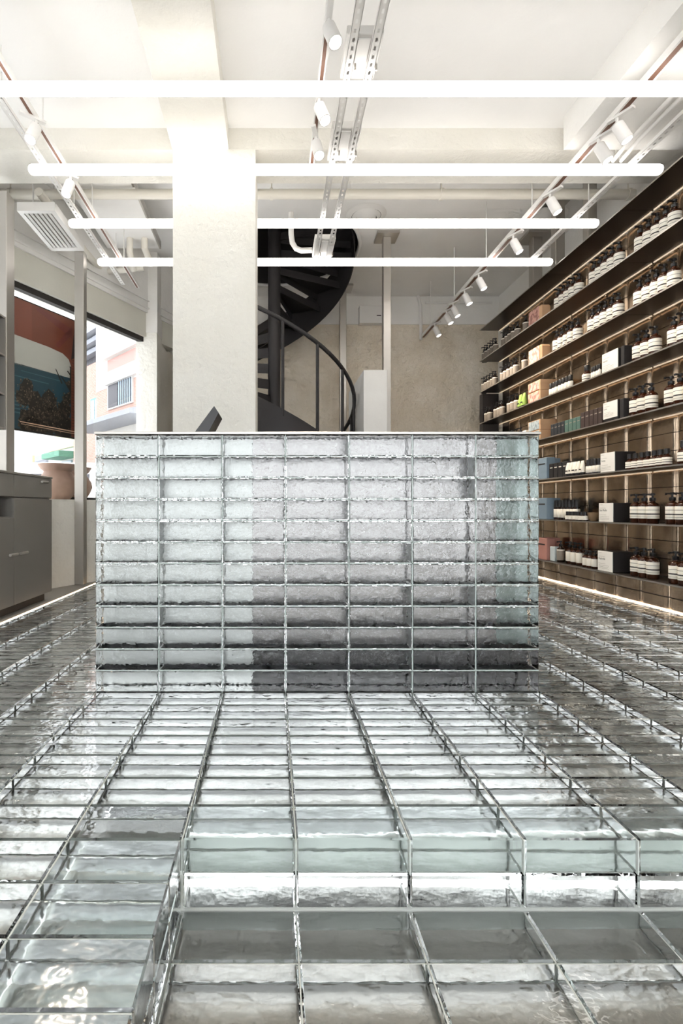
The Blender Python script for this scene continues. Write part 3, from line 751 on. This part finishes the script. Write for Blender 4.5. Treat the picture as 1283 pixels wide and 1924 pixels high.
for i, y in enumerate((272, 372)): spot_at(-1.452, 2.20*FPX/(VPY-y), math.radians(-50), '%s white spotlight from the viewer on the left track' % OR2[i], 22)

# ------------------------------------------------------------------ pipes, diffusers, air grille, dropped panel
def pipe(pts, r, label, m_='white_pipe', name='pipe', cat='pipe', clamps=()):
    t = thing(name, pts[0], label, cat)
    MB().tube(pts, r, 12).build('tube', m_, t, smooth=40)
    for c in clamps:
        MB().lathe([(r*1.18, -.012), (r*1.18, .012)], 14, M=Matrix.Translation(c) @ Matrix.Rotation(PI/2, 4, 'Y')).build('clamp', m_, t, smooth=40)
        MB().tube([(c[0], c[1], c[2]+r), (c[0], c[1], ZRr)], .006, 6).build('hanger', m_, t)
YP = 4.45; zp = EYE+(VPY-365)/FPX*YP
pipe([(-4.0, YP, zp), (3.08, YP, zp)], .040, 'thick cream pipe crossing the ceiling behind the beam', clamps=[((x-VPX)/FPX*YP, YP, zp) for x in (20, 510, 829, 1180)])
def arcpts(p, q, r_, n=6): return [p, q]
zq = EYE+2.52
pipe([(-1.86, 4.15, zq), (-1.84, 5.1, zq), (-1.80, 5.75, zq)], .034, 'cream drain pipe running beside the air grille')
pipe([(-1.745, 5.55, zq), (-1.50, 5.5, zq), (-1.36, 5.5, zq+.02)], .032, 'short cream cross pipe at the end of the left track')
pipe([(-1.45, 5.3, ZRr), (-1.45, 5.3, zq+.08), (-1.45, 5.45, zq-.03)], .034, 'left short cream pipe dropping from the ceiling beside the pier')
pipe([(-1.30, 5.3, ZRr), (-1.30, 5.3, zq+.12), (-1.28, 5.5, zq+.05)], .034, 'right short cream pipe dropping from the ceiling beside the pier')
for i, dx in enumerate((0, .055)):
    pipe([(2.33+dx, 2.95, EYE+2.40), (2.33+dx, 3.3, EYE+2.40), (2.33+dx, 3.40, EYE+2.40), (2.33+dx, 3.57, EYE+2.38), (2.33+dx, 3.58, EYE+2.45), (2.33+dx, 3.58, EYE+2.66)], .014, '%s white conduit bending down beside the right track' % ('left' if i == 0 else 'right'), 'white_metal', 'conduit', 'conduit')
pipe([px(547, 400, 5.0), px(547, 440, 5.0), px(549, 456, 5.0), px(556, 467, 5.0), px(566, 471, 5.0), px(586, 470, 5.0)], .026, 'white curved hose dropping to the driver box by the stair', 'white_metal', 'hose', 'hose')
zc_ = EYE+(VPY-569)/FPX*7.36
pipe([(2.15, 7.36, zc_), (3.1, 7.36, zc_)], .014, 'thin white conduit along the top of the back wall', 'white_metal', 'conduit', 'conduit')
pipe([(px(800, 541, 7.36)), (px(786, 543, 7.36)), px(784, 552, 7.36), px(790, 575, 7.36), px(791, 638, 7.28)], .022, 'white conduit dropping to the end of the right track', 'white_metal', 'conduit', 'conduit')
t = thing('junction_box', px(694, 592, 7.36), 'white junction box on the back wall left of the steel post', 'box')
p1, p2 = px(675, 608, 7.3), px(722, 575, 7.3)
MB().bbox((p1.x, 7.28, p1.z), (p2.x, 7.384, p2.z), .006).build('housing', 'white_metal', t)
MB().box((p1.x+.24, 7.277, p1.z+.1), (p1.x+.30, 7.28, p1.z+.112)).build('slot', 'dark_gap', t)
def diffuser(x, y, lb):
    Y = (ZRr-EYE)*FPX/(VPY-y); X = (x-VPX)/FPX*Y
    t = thing('air_diffuser', (X, Y, ZRr-.06), lb, 'air vent', 'round ceiling diffusers')
    for i, (ra, rb, z0_, z1_) in enumerate(((.205, .15, -.002, -.022), (.145, .105, -.02, -.045), (.098, .062, -.035, -.058), (.055, .012, -.048, -.066))):
        MB().lathe([(ra, z0_), (rb, z1_), (rb, z1_+.006), (ra-.004, z0_+.004)], 28, (X, Y, ZRr), cap=False).build('ring', 'white_metal', t, smooth=40)
    MB().lathe([(.19, -.001), (.19, -.003)], 28, (X, Y, ZRr)).build('throat', 'dark_gap', t)
diffuser(688, 403, 'round white ceiling diffuser near the steel post'); diffuser(1026, 408, 'round white ceiling diffuser above the right track')
za = EYE+2.35; ya0, ya1 = 4.12, 4.765
ac = thing('air_grille', (-1.87, 4.45, za), 'long white slatted air grille at the ceiling above the window', 'air vent')
q = MB(); q.box((-2.02, ya0, za), (-1.985, ya1, za+.07)); q.box((-1.76, ya0, za), (-1.72, ya1, za+.07)); q.box((-1.985, ya1-.05, za), (-1.76, ya1, za+.07)); q.box((-1.985, ya0, za), (-1.76, ya0+.04, za+.07)); q.box((-1.985, ya0+.04, za+.06), (-1.76, ya1-.05, za+.07))
q.build('casing', 'white_metal', ac)
for i in range(6):
    x = -1.975+i*.036
    MB().add([(x, ya0+.04, za+.001), (x+.016, ya0+.04, za+.010), (x+.016, ya1-.05, za+.010), (x, ya1-.05, za+.001), (x, ya0+.04, za+.008), (x+.014, ya0+.04, za+.02), (x+.014, ya1-.05, za+.02), (x, ya1-.05, za+.008)], [(0,3,2,1),(4,5,6,7),(0,1,5,4),(1,2,6,5),(2,3,7,6),(3,0,4,7)]).build('slat', 'white_metal', ac)
MB().box((-1.985, ya0+.04, za+.052), (-1.76, ya1-.05, za+.0595)).build('shade_plate', 'cabinet_steel', ac)  # grey plate whose colour stands for the shade between the slats
for yy in (4.25, 4.65): MB().tube([(-1.95, yy, za+.07), (-1.95, yy, ZRr)], .006, 6).build('hanger_rod', 'white_metal', ac)
pn = thing('ceiling_panel', (-1.55, 4.95, EYE+2.74), 'white dropped ceiling panel with a dark edge painted for shade, left of the column', 'panel')
MB().bbox((-1.74, 4.25, EYE+2.74), (-1.19, 5.50, EYE+2.80), .002).build('board', 'ceiling_paint', pn)
MB().box((-1.192, 4.25, EYE+2.735), (-1.175, 5.50, EYE+2.81)).build('edge_shade', 'steel', pn)  # strip puts the shadow side of the panel into its colour
for yy in (4.4, 5.3):
    MB().tube([(-1.5, yy, EYE+2.80), (-1.5, yy, ZRr)], .006, 6).build('hanger_rod', 'white_metal', pn)

# ------------------------------------------------------------------ left steel cabinet and wall unit
XK = -1.70
cb = thing('steel_cabinet', (XK-.25, 3.2, 0), 'grey brushed steel base cabinet with drawers and doors at the left', 'cabinet')
yE, yM, yN = 4.02, 3.43, 2.84
MB().box((XK-.255, 2.25, .06), (XK-.022, yE, .645)).box((XK-.255, 2.25, .645), (XK-.24, yE, .77)).box((XK-.24, yM+.01, .645), (XK-.022, yE, .77)).box((XK-.255, 2.25, .77), (XK-.022, yE, .925)).box((XK-.24, 2.25, .645), (XK-.022, 2.5, .77)).build('carcass', 'cabinet_steel', cb)
MB().bbox((XK-.265, 2.24, .925), (XK+.004, yE+.004, .940), .002).build('worktop', 'steel', cb)
MB().box((XK-.24, 2.25, 0.0), (XK-.05, yE-.02, .06)).build('plinth', 'cabinet_dark', cb)
def front(name, y0, y1, z0, z1, hy, hz):
    d = MB().bbox((XK-.020, y0+.0025, z0+.003), (XK, y1-.0025, z1-.003), .0015).build(name, 'cabinet_steel', cb)
    if hy is not None:
        MB().tube([(XK+.03, hy-.05, hz), (XK+.03, hy+.05, hz)], .009, 8).tube([(XK-.001, hy, hz), (XK+.026, hy, hz)], .005, 8).build('handle', 'steel', d, smooth=40)
front('drawer', yM, yE, .775, .925, 3.83, .893); front('drawer', yN, yM, .775, .925, None, 0); front('drawer', 2.25, yN, .775, .925, None, 0)
front('door', yM, yE, .06, .770, 3.51, .40); front('door', yN, yM, .06, .640, 3.37, .40); front('door', 2.25, yN, .06, .770, None, 0)
sc_ = thing('stacked_shells', (XK-.10, 3.28, .6455), 'white beaded stack standing in the open cabinet niche', 'ornament')
mat('shell_white', '#f0ece2', .5)
for i in range(4):
    MB().lathe([(.012, 0), (.026, .008), (.028, .015), (.024, .023), (.010, .0285)], 14, (XK-.06, 3.30, .646+i*.0285)).build('bead', 'shell_white', sc_, smooth=45)
wu = thing('wall_unit', (XK-.15, 2.8, 1.20), 'grey steel open shelf unit at the left edge above the cabinet', 'shelf unit')
ys = 3.33
MB().box((XK-.28, 2.2, 1.20), (XK-.268, ys, 1.92)).build('back_panel', 'cabinet_steel', wu)
MB().bbox((XK-.28, ys-.012, 1.20), (XK, ys, 1.92), .001).build('side_panel', 'cabinet_steel', wu)
for z in (1.20, 1.418, 1.665, 1.908): MB().bbox((XK-.268, 2.2, z), (XK-.004, ys-.012, z+.012), .001).build('shelf', 'cabinet_steel', wu)
for i, (z, y) in enumerate(((1.2125, 3.20), (1.2125, 3.27), (1.4305, 3.24), (1.6775, 3.20), (1.6775, 3.27))):
    t = thing('sample_bottle', (XK-.05, y, z), 'small amber bottle %s in the left wall unit' % ('on the bottom shelf, nearer one', 'on the bottom shelf, farther one', 'on the middle shelf', 'on the top shelf, nearer one', 'on the top shelf, farther one')[i], 'bottle', 'small bottles in the left wall unit')
    MB().lathe([(.02, 0), (.021, .004), (.021, .05), (.012, .06), (.011, .066)], 14, (XK-.05, y, z)).build('body', 'amber', t, smooth=45)
    MB().lathe([(.0213, .012), (.0215, .013), (.0215, .04), (.0213, .041)], 14, (XK-.05, y, z), cap=False).build('label', 'label_cream', t, smooth=45)
    MB().lathe([(.013, .064), (.013, .09), (.011, .093)], 12, (XK-.05, y, z)).build('cap', 'black_plastic', t, smooth=40)

# ------------------------------------------------------------------ picture hung in the window
def obv(s, d, z): return OB @ Vector((s, d, z))
ps0, ps1, pd, pz0, pz1 = -.745, -.040, .125, 1.37, 2.47
pt = thing('window_picture', obv((ps0+ps1)/2, pd, pz0), 'large printed picture of sea and trees through a red arch hung in window', 'picture')
MB().box((ps0-.012, pd, pz0-.012), (ps1+.012, pd+.03, pz1+.012), OB).build('backing_board', 'dark_gap', pt)
mat('print_red', '#74402f', .35); mat('print_red_dark', '#6f3a33', .35); mat('print_cream', '#b9bab2', .35); mat('print_sea', '#294651', .35); mat('print_tree', '#2a2722', .35); mat('print_tree2', '#443d34', .35); mat('print_tree3', '#6f6353', .35); mat('print_rail', '#d8b59a', .35); mat('print_dark', '#2b2627', .35); mat('print_brick', '#7c4534', .35)
def flat(polys, lvl, m_, name='print'):
    q = MB()
    for pg in polys:
        n = len(pg); vs = [obv(ps0+(ps1-ps0)*a, pd-.0006-.0006*lvl, pz0+(pz1-pz0)*b_) for a, b_ in pg]
        q.add(vs, [tuple(range(n))])
    return q.build(name, m_, pt)
R = lambda a0_, a1_, b0_, b1_: [(a0_, b0_), (a1_, b0_), (a1_, b1_), (a0_, b1_)]
flat([R(0, 1, 0, 1)], 0, 'print_red', 'printed_sheet')
flat([R(0, .25, .72, 1)], 1, 'print_brick', 'printed_wall')
flat([[(.30, .97), (.36, 1), (.88, .92), (.88, .84)], [(.60, .74), (.66, .72), (.88, .88), (.88, .95)]], 1.2, 'print_red_dark', 'printed_shadow')
flat([R(0, .86, 0, .50), ], 2, 'print_sea', 'printed_sea')
flat([[(0, .49), (.86, .50), (.86, .60), (.82, .655), (.72, .69), (.5, .705), (0, .715)]], 2, 'print_cream', 'printed_sky')
mat('print_sea2', '#3f626d', .35)
flat([R(0, .35, .12+.028*i, .13+.028*i) for i in range(6)]+[R(.0, .5, .40, .408), R(.1, .7, .45, .456)], 2.5, 'print_sea2', 'printed_waves')
flat([R(.955, 1, 0, 1), [(.86, .66), (.955, .70), (.955, 1), (.92, .96)]], 2, 'print_dark', 'printed_edge')
flat([R(.868, .95, b_, b_+.003) for b_ in [.02+.0245*i for i in range(27)]]+[R(.905, .909, 0, .68)], 2.2, 'print_dark', 'printed_joints')
def blob(cx, cyy, r, n=9): return [(cx+r*rnd.uniform(.65, 1.1)*math.cos(2*PI*k_/n), cyy+r*.72*rnd.uniform(.65, 1.1)*math.sin(2*PI*k_/n)) for k_ in range(n)]
cl = lambda pg: [(min(max(a, 0), .858), min(max(b_, .0), 1)) for a, b_ in pg]
big = [(.17, .31, .13), (.12, .24, .10), (.30, .22, .14), (.52, .28, .12), (.55, .20, .12), (.75, .22, .12), (.80, .32, .08), (.45, .10, .2), (.2, .07, .16), (.7, .08, .2), (.3, .04, .2), (.82, .44, .04)]
flat([cl(blob(x, y, r, 14)) for x, y, r in big]+[[(.68, .50), (.70, .50), (.86, .40), (.86, .37)], [(.60, .545), (.62, .54), (.72, .44), (.70, .43)], [(.80, .56), (.86, .53), (.86, .51), (.79, .55)], [(.82, .60), (.86, .585), (.86, .575)], [(.86, .35), (.83, .35), (.84, .60), (.86, .60)]], 3, 'print_tree', 'printed_trees')
pts2 = []; pts3 = []
for x, y, r in big:
    for _ in range(int(r*160)):
        a, rr = rnd.uniform(0, 2*PI), r*math.sqrt(rnd.random()); pts2.append(cl(blob(x+rr*math.cos(a), y+rr*.7*math.sin(a), rnd.uniform(.008, .022), 6)))
    for _ in range(int(r*120)):
        a, rr = rnd.uniform(0, 2*PI), r*math.sqrt(rnd.random()); pts3.append(cl(blob(x+rr*math.cos(a), y+rr*.7*math.sin(a)+.01, rnd.uniform(.004, .012), 5)))
flat(pts2, 4, 'print_tree2', 'printed_foliage')['kind'] = 'stuff'; flat(pts3, 5, 'print_tree3', 'printed_leaf_lights')['kind'] = 'stuff'
flat([[(.08, .062), (.08, .055), (.95, .045), (.95, .053)], [(.10, .045), (.10, .041), (.95, .028), (.95, .033)]], 6, 'print_rail', 'printed_rail')

# ------------------------------------------------------------------ vases on the sill
m, nt, b = nodes('vase_clay'); mix_noise(nt, b, srgb('#8d7263'), srgb('#a58978'), 6, .3, .7); b.inputs['Roughness'].default_value = .6
def vase(c, h, R_, lb):
    pr = [(R_*.55, 0), (R_*.62, h*.02), (R_*.86, h*.22), (R_, h*.40), (R_*.93, h*.56), (R_*.70, h*.74), (R_*.66, h*.80), (R_*.80, h*.86), (R_*.93, h*.97), (R_*.94, h), (R_*.90, h), (R_*.76, h*.87), (R_*.58, h*.79), (R_*.6, h*.6)]
    t = thing('vase', (c.x, c.y, ZS+.001), lb, 'vase', 'clay vases on the window sill')
    MB().lathe(pr, 32, (c.x, c.y, ZS+.001)).build('pot', 'vase_clay', t, smooth=60)
v1 = px(108, 938, 4.95); v2 = px(140, 938, 5.35)
vase(v1, .335, .185, 'front clay vase with flared rim on the sill beside the cabinet')
vase(v2, .335, .175, 'rear clay vase with flared rim partly behind the steel post')

# ------------------------------------------------------------------ card terminal on the counter
tm_ = thing('card_terminal', ((390-VPX)/FPX*2.3, 2.3, CT+.012), 'dark tilted payment screen on the glass counter before the column', 'terminal')
zc0 = CT+.0125
def cp(x, y, Y=2.3): p = px(x, y, Y); return (p.x, p.z)
a1, a2, a3, a4 = (cp(364, 806)[0], zc0+.004), (cp(407, 775)[0], cp(407, 771)[1]), (cp(415, 785)[0], cp(415, 783)[1]), (cp(392, 806)[0], zc0+.01)
MB().prism([a1, a4, a3, a2], 'y', 2.2, 2.36).build('screen_housing', 'black_plastic', tm_)
MB().box((cp(380, 806)[0], 2.22, zc0), (cp(404, 806)[0], 2.34, zc0+.035)).build('stand', 'counter_dark', tm_)

# ------------------------------------------------------------------ street outside the window
mat('street_white', '#d3d1cd', .8); mat('street_grey', '#8f929a', .7); mat('street_dark', '#3f3d43', .5); mat('street_glass', '#8b9aa4', .2); mat('street_pink', '#b58f88', .8); mat('street_red', '#a2463c', .7); mat('street_teal', '#6aa9ac', .7); mat('street_yellow', '#c4bc9c', .8); mat('street_green', '#5b8c77', .7)
m, nt, b = nodes('street_brick'); br = nt.nodes.new('ShaderNodeTexBrick'); tc = nt.nodes.new('ShaderNodeTexCoord'); mp = nt.nodes.new('ShaderNodeMapping')
mp.inputs['Rotation'].default_value = (PI/2, 0, 0); nt.links.new(tc.outputs['Object'], mp.inputs[0]); nt.links.new(mp.outputs[0], br.inputs['Vector'])
br.inputs['Color1'].default_value = srgb('#b08d80'); br.inputs['Color2'].default_value = srgb('#a68275'); br.inputs['Mortar'].default_value = srgb('#c4b5ad'); br.inputs['Scale'].default_value = 6
nt.links.new(br.outputs[0], b.inputs['Base Color']); b.inputs['Roughness'].default_value = .9
PF = Vector((-3.1, 12., 0)); UF = Vector((-.669, .743, 0)).normalized(); NF = Vector((-UF.y, UF.x, 0))
FB = Matrix.Translation(PF) @ Matrix(((UF.x, NF.x, 0, 0), (UF.y, NF.y, 0, 0), (0, 0, 1, 0), (0, 0, 0, 1)))   # local +y faces the shop
def fb(name, a, b_, m_, par): 
    return MB().box(a, b_, FB).build(name, m_, par)
struct(MB().box((-12, 7.7, -.2), (-1.4, 24, -.12)).box((-12, -3, -.2), (-5.3, 7.7, -.12)).build('floor_road', 'street_paving'), 'pale road outside the shop window')
h1 = thing('town_house', FB @ Vector((1, 0, -.12)), 'pale building with brick lower floor and grey awning outside the window', 'building')
fb('upper_wall', (-1.4, -3, 3.74), (2.3, 0, 9.5), 'street_white', h1)
fb('band', (-1.4, 0, 3.78), (1.6, .10, 4.08), 'street_white', h1); fb('recess_panel', (-1.4, 0, 4.09), (1.58, .015, 4.42), 'street_pink', h1); fb('balcony_front', (-1.4, 0, 4.44), (1.9, .12, 4.72), 'street_white', h1)
fb('brick_wall', (-1.4, -3, 2.7), (2.3, -.01, 3.74), 'street_brick', h1)
fb('shop_wall', (-1.4, -3, -.12), (2.3, -.02, 2.7), 'street_white', h1)
wn = fb('window', (.22, -.02, 3.17), (1.55, .03, 3.80), 'street_white', h1); fb('dark_pane', (1.0, .03, 3.20), (1.50, .036, 3.77), 'street_dark', wn); fb('pane', (.25, .03, 3.20), (.97, .036, 3.77), 'street_glass', wn)
for i in range(7): fb('grille_bar', (.28+i*.11, .036, 3.2), (.295+i*.11, .05, 3.77), 'street_dark', wn)
wn = fb('window', (-.4, -.02, 4.85), (1.40, .03, 6.2), 'street_white', h1)
for a, b_ in ((.95, 1.35), (.3, .85), (-.35, .2)): fb('pane', (a, .03, 4.92), (b_, .036, 6.1), 'street_glass', wn)
aw = MB().prism([(0, 2.98), (.9, 2.70), (.9, 2.60), (0, 2.66)], 'x', -1.4, 2.35, FB).build('awning', 'street_grey', h1)
h2 = thing('brick_house', FB @ Vector((3.3, -.4, -.12)), 'pink brick building with dark eaves left of the pale building', 'building')
fb('wall', (2.32, -3, -.12), (4.6, -.3, 4.75), 'street_brick', h2); fb('attic', (2.32, -3, 4.75), (4.6, -.5, 5.05), 'street_dark', h2)
for i, z in enumerate((5.06, 5.25, 5.45)): fb('eave', (2.32, -3, z), (4.6, -.3+.15*i, z+.13), 'street_grey', h2)
fb('roof_sign', (2.32, -1, 5.75), (2.9, -.4, 6.0), 'street_red', h2)
wn = fb('window', (2.72, -.31, 3.0), (3.3, -.27, 3.75), 'street_teal', h2); fb('pane', (2.78, -.27, 3.05), (3.0, -.262, 3.7), 'street_glass', wn); fb('pane', (3.03, -.27, 3.05), (3.25, -.262, 3.7), 'street_glass', wn)
MB().tube([FB @ Vector((2.42, -.25, -.1)), FB @ Vector((2.42, -.25, 3.9))], .04, 8).build('drain_pipe', 'street_grey', h2)
h3 = thing('shuttered_shop', FB @ Vector((7.5, -.4, -.12)), 'pale shopfront with grey roller shutter seen under the window picture', 'building')
fb('wall', (4.62, -3, -.12), (12, -.5, 6.5), 'street_white', h3); fb('sign_band', (4.7, -.5, 2.6), (7.2, -.44, 3.05), 'street_yellow', h3); fb('awning', (4.7, -.5, 2.25), (6.2, .1, 2.42), 'street_green', h3)
sh_ = fb('roller_shutter', (7.35, -.5, .0), (8.5, -.42, 2.55), 'street_grey', h3)
for i in range(16): fb('shutter_slat', (7.40, -.42, .1+i*.15), (8.45, -.40, .20+i*.15), 'street_grey', sh_)
fb('signboard', (8.7, -.5, 1.2), (10.5, -.40, 2.6), 'street_yellow', h3); fb('sign_print', (8.75, -.40, 1.7), (10.1, -.39, 2.25), 'street_teal', h3)
fb('door', (5.2, -.5, 0), (6.1, -.46, 2.2), 'street_glass', h3)
po = MB().tube([px(42, 842, 10.6)+Vector((-.2, 0, .8)), px(42, 842, 10.6), px(66, 900, 10.8), px(66, 900, 10.8)+Vector((.1, .3, -1.42))], .05, 8).build('street_pole', 'street_white', smooth=40); tag(po, 'slanted white pole outside under the window picture', 'pole')
cr = thing('parked_van', (-3.9, 11, -.12), 'pale van front with dark grille beyond the steel post', 'van')
VM = Matrix.Translation((-3.0, 8.0, -.12)) @ Matrix.Rotation(math.radians(5), 4, 'Z') @ Matrix.Scale(.8, 4)
cr.location = VM.translation
MB().prism([(-.2, .25), (-.2, 1.0), (.1, 1.15), (.6, 1.95), (3.2, 1.95), (3.2, .25)], 'x', -1.5, .3, VM @ Matrix.Rotation(0, 4, 'Z')).build('body', 'street_white', cr)
for z in (.45, .6, .75): MB().box((-1.3, -.24, z), (.1, -.2, z+.07), VM).build('grille_bar', 'street_dark', cr)
MB().add([VM @ Vector(p) for p in ((-1.35, .12, 1.2), (.15, .12, 1.2), (.12, .56, 1.88), (-1.3, .56, 1.88))], [(0, 1, 2, 3)]).build('windscreen', 'street_dark', cr)
for x in (-1.25, .05):
    for y in (.45, 2.5): MB().lathe([(.30, -.1), (.30, .1)], 16, M=VM @ Matrix.Translation((x, y, .30)) @ Matrix.Rotation(PI/2, 4, 'Y')).build('wheel', 'street_dark', cr)
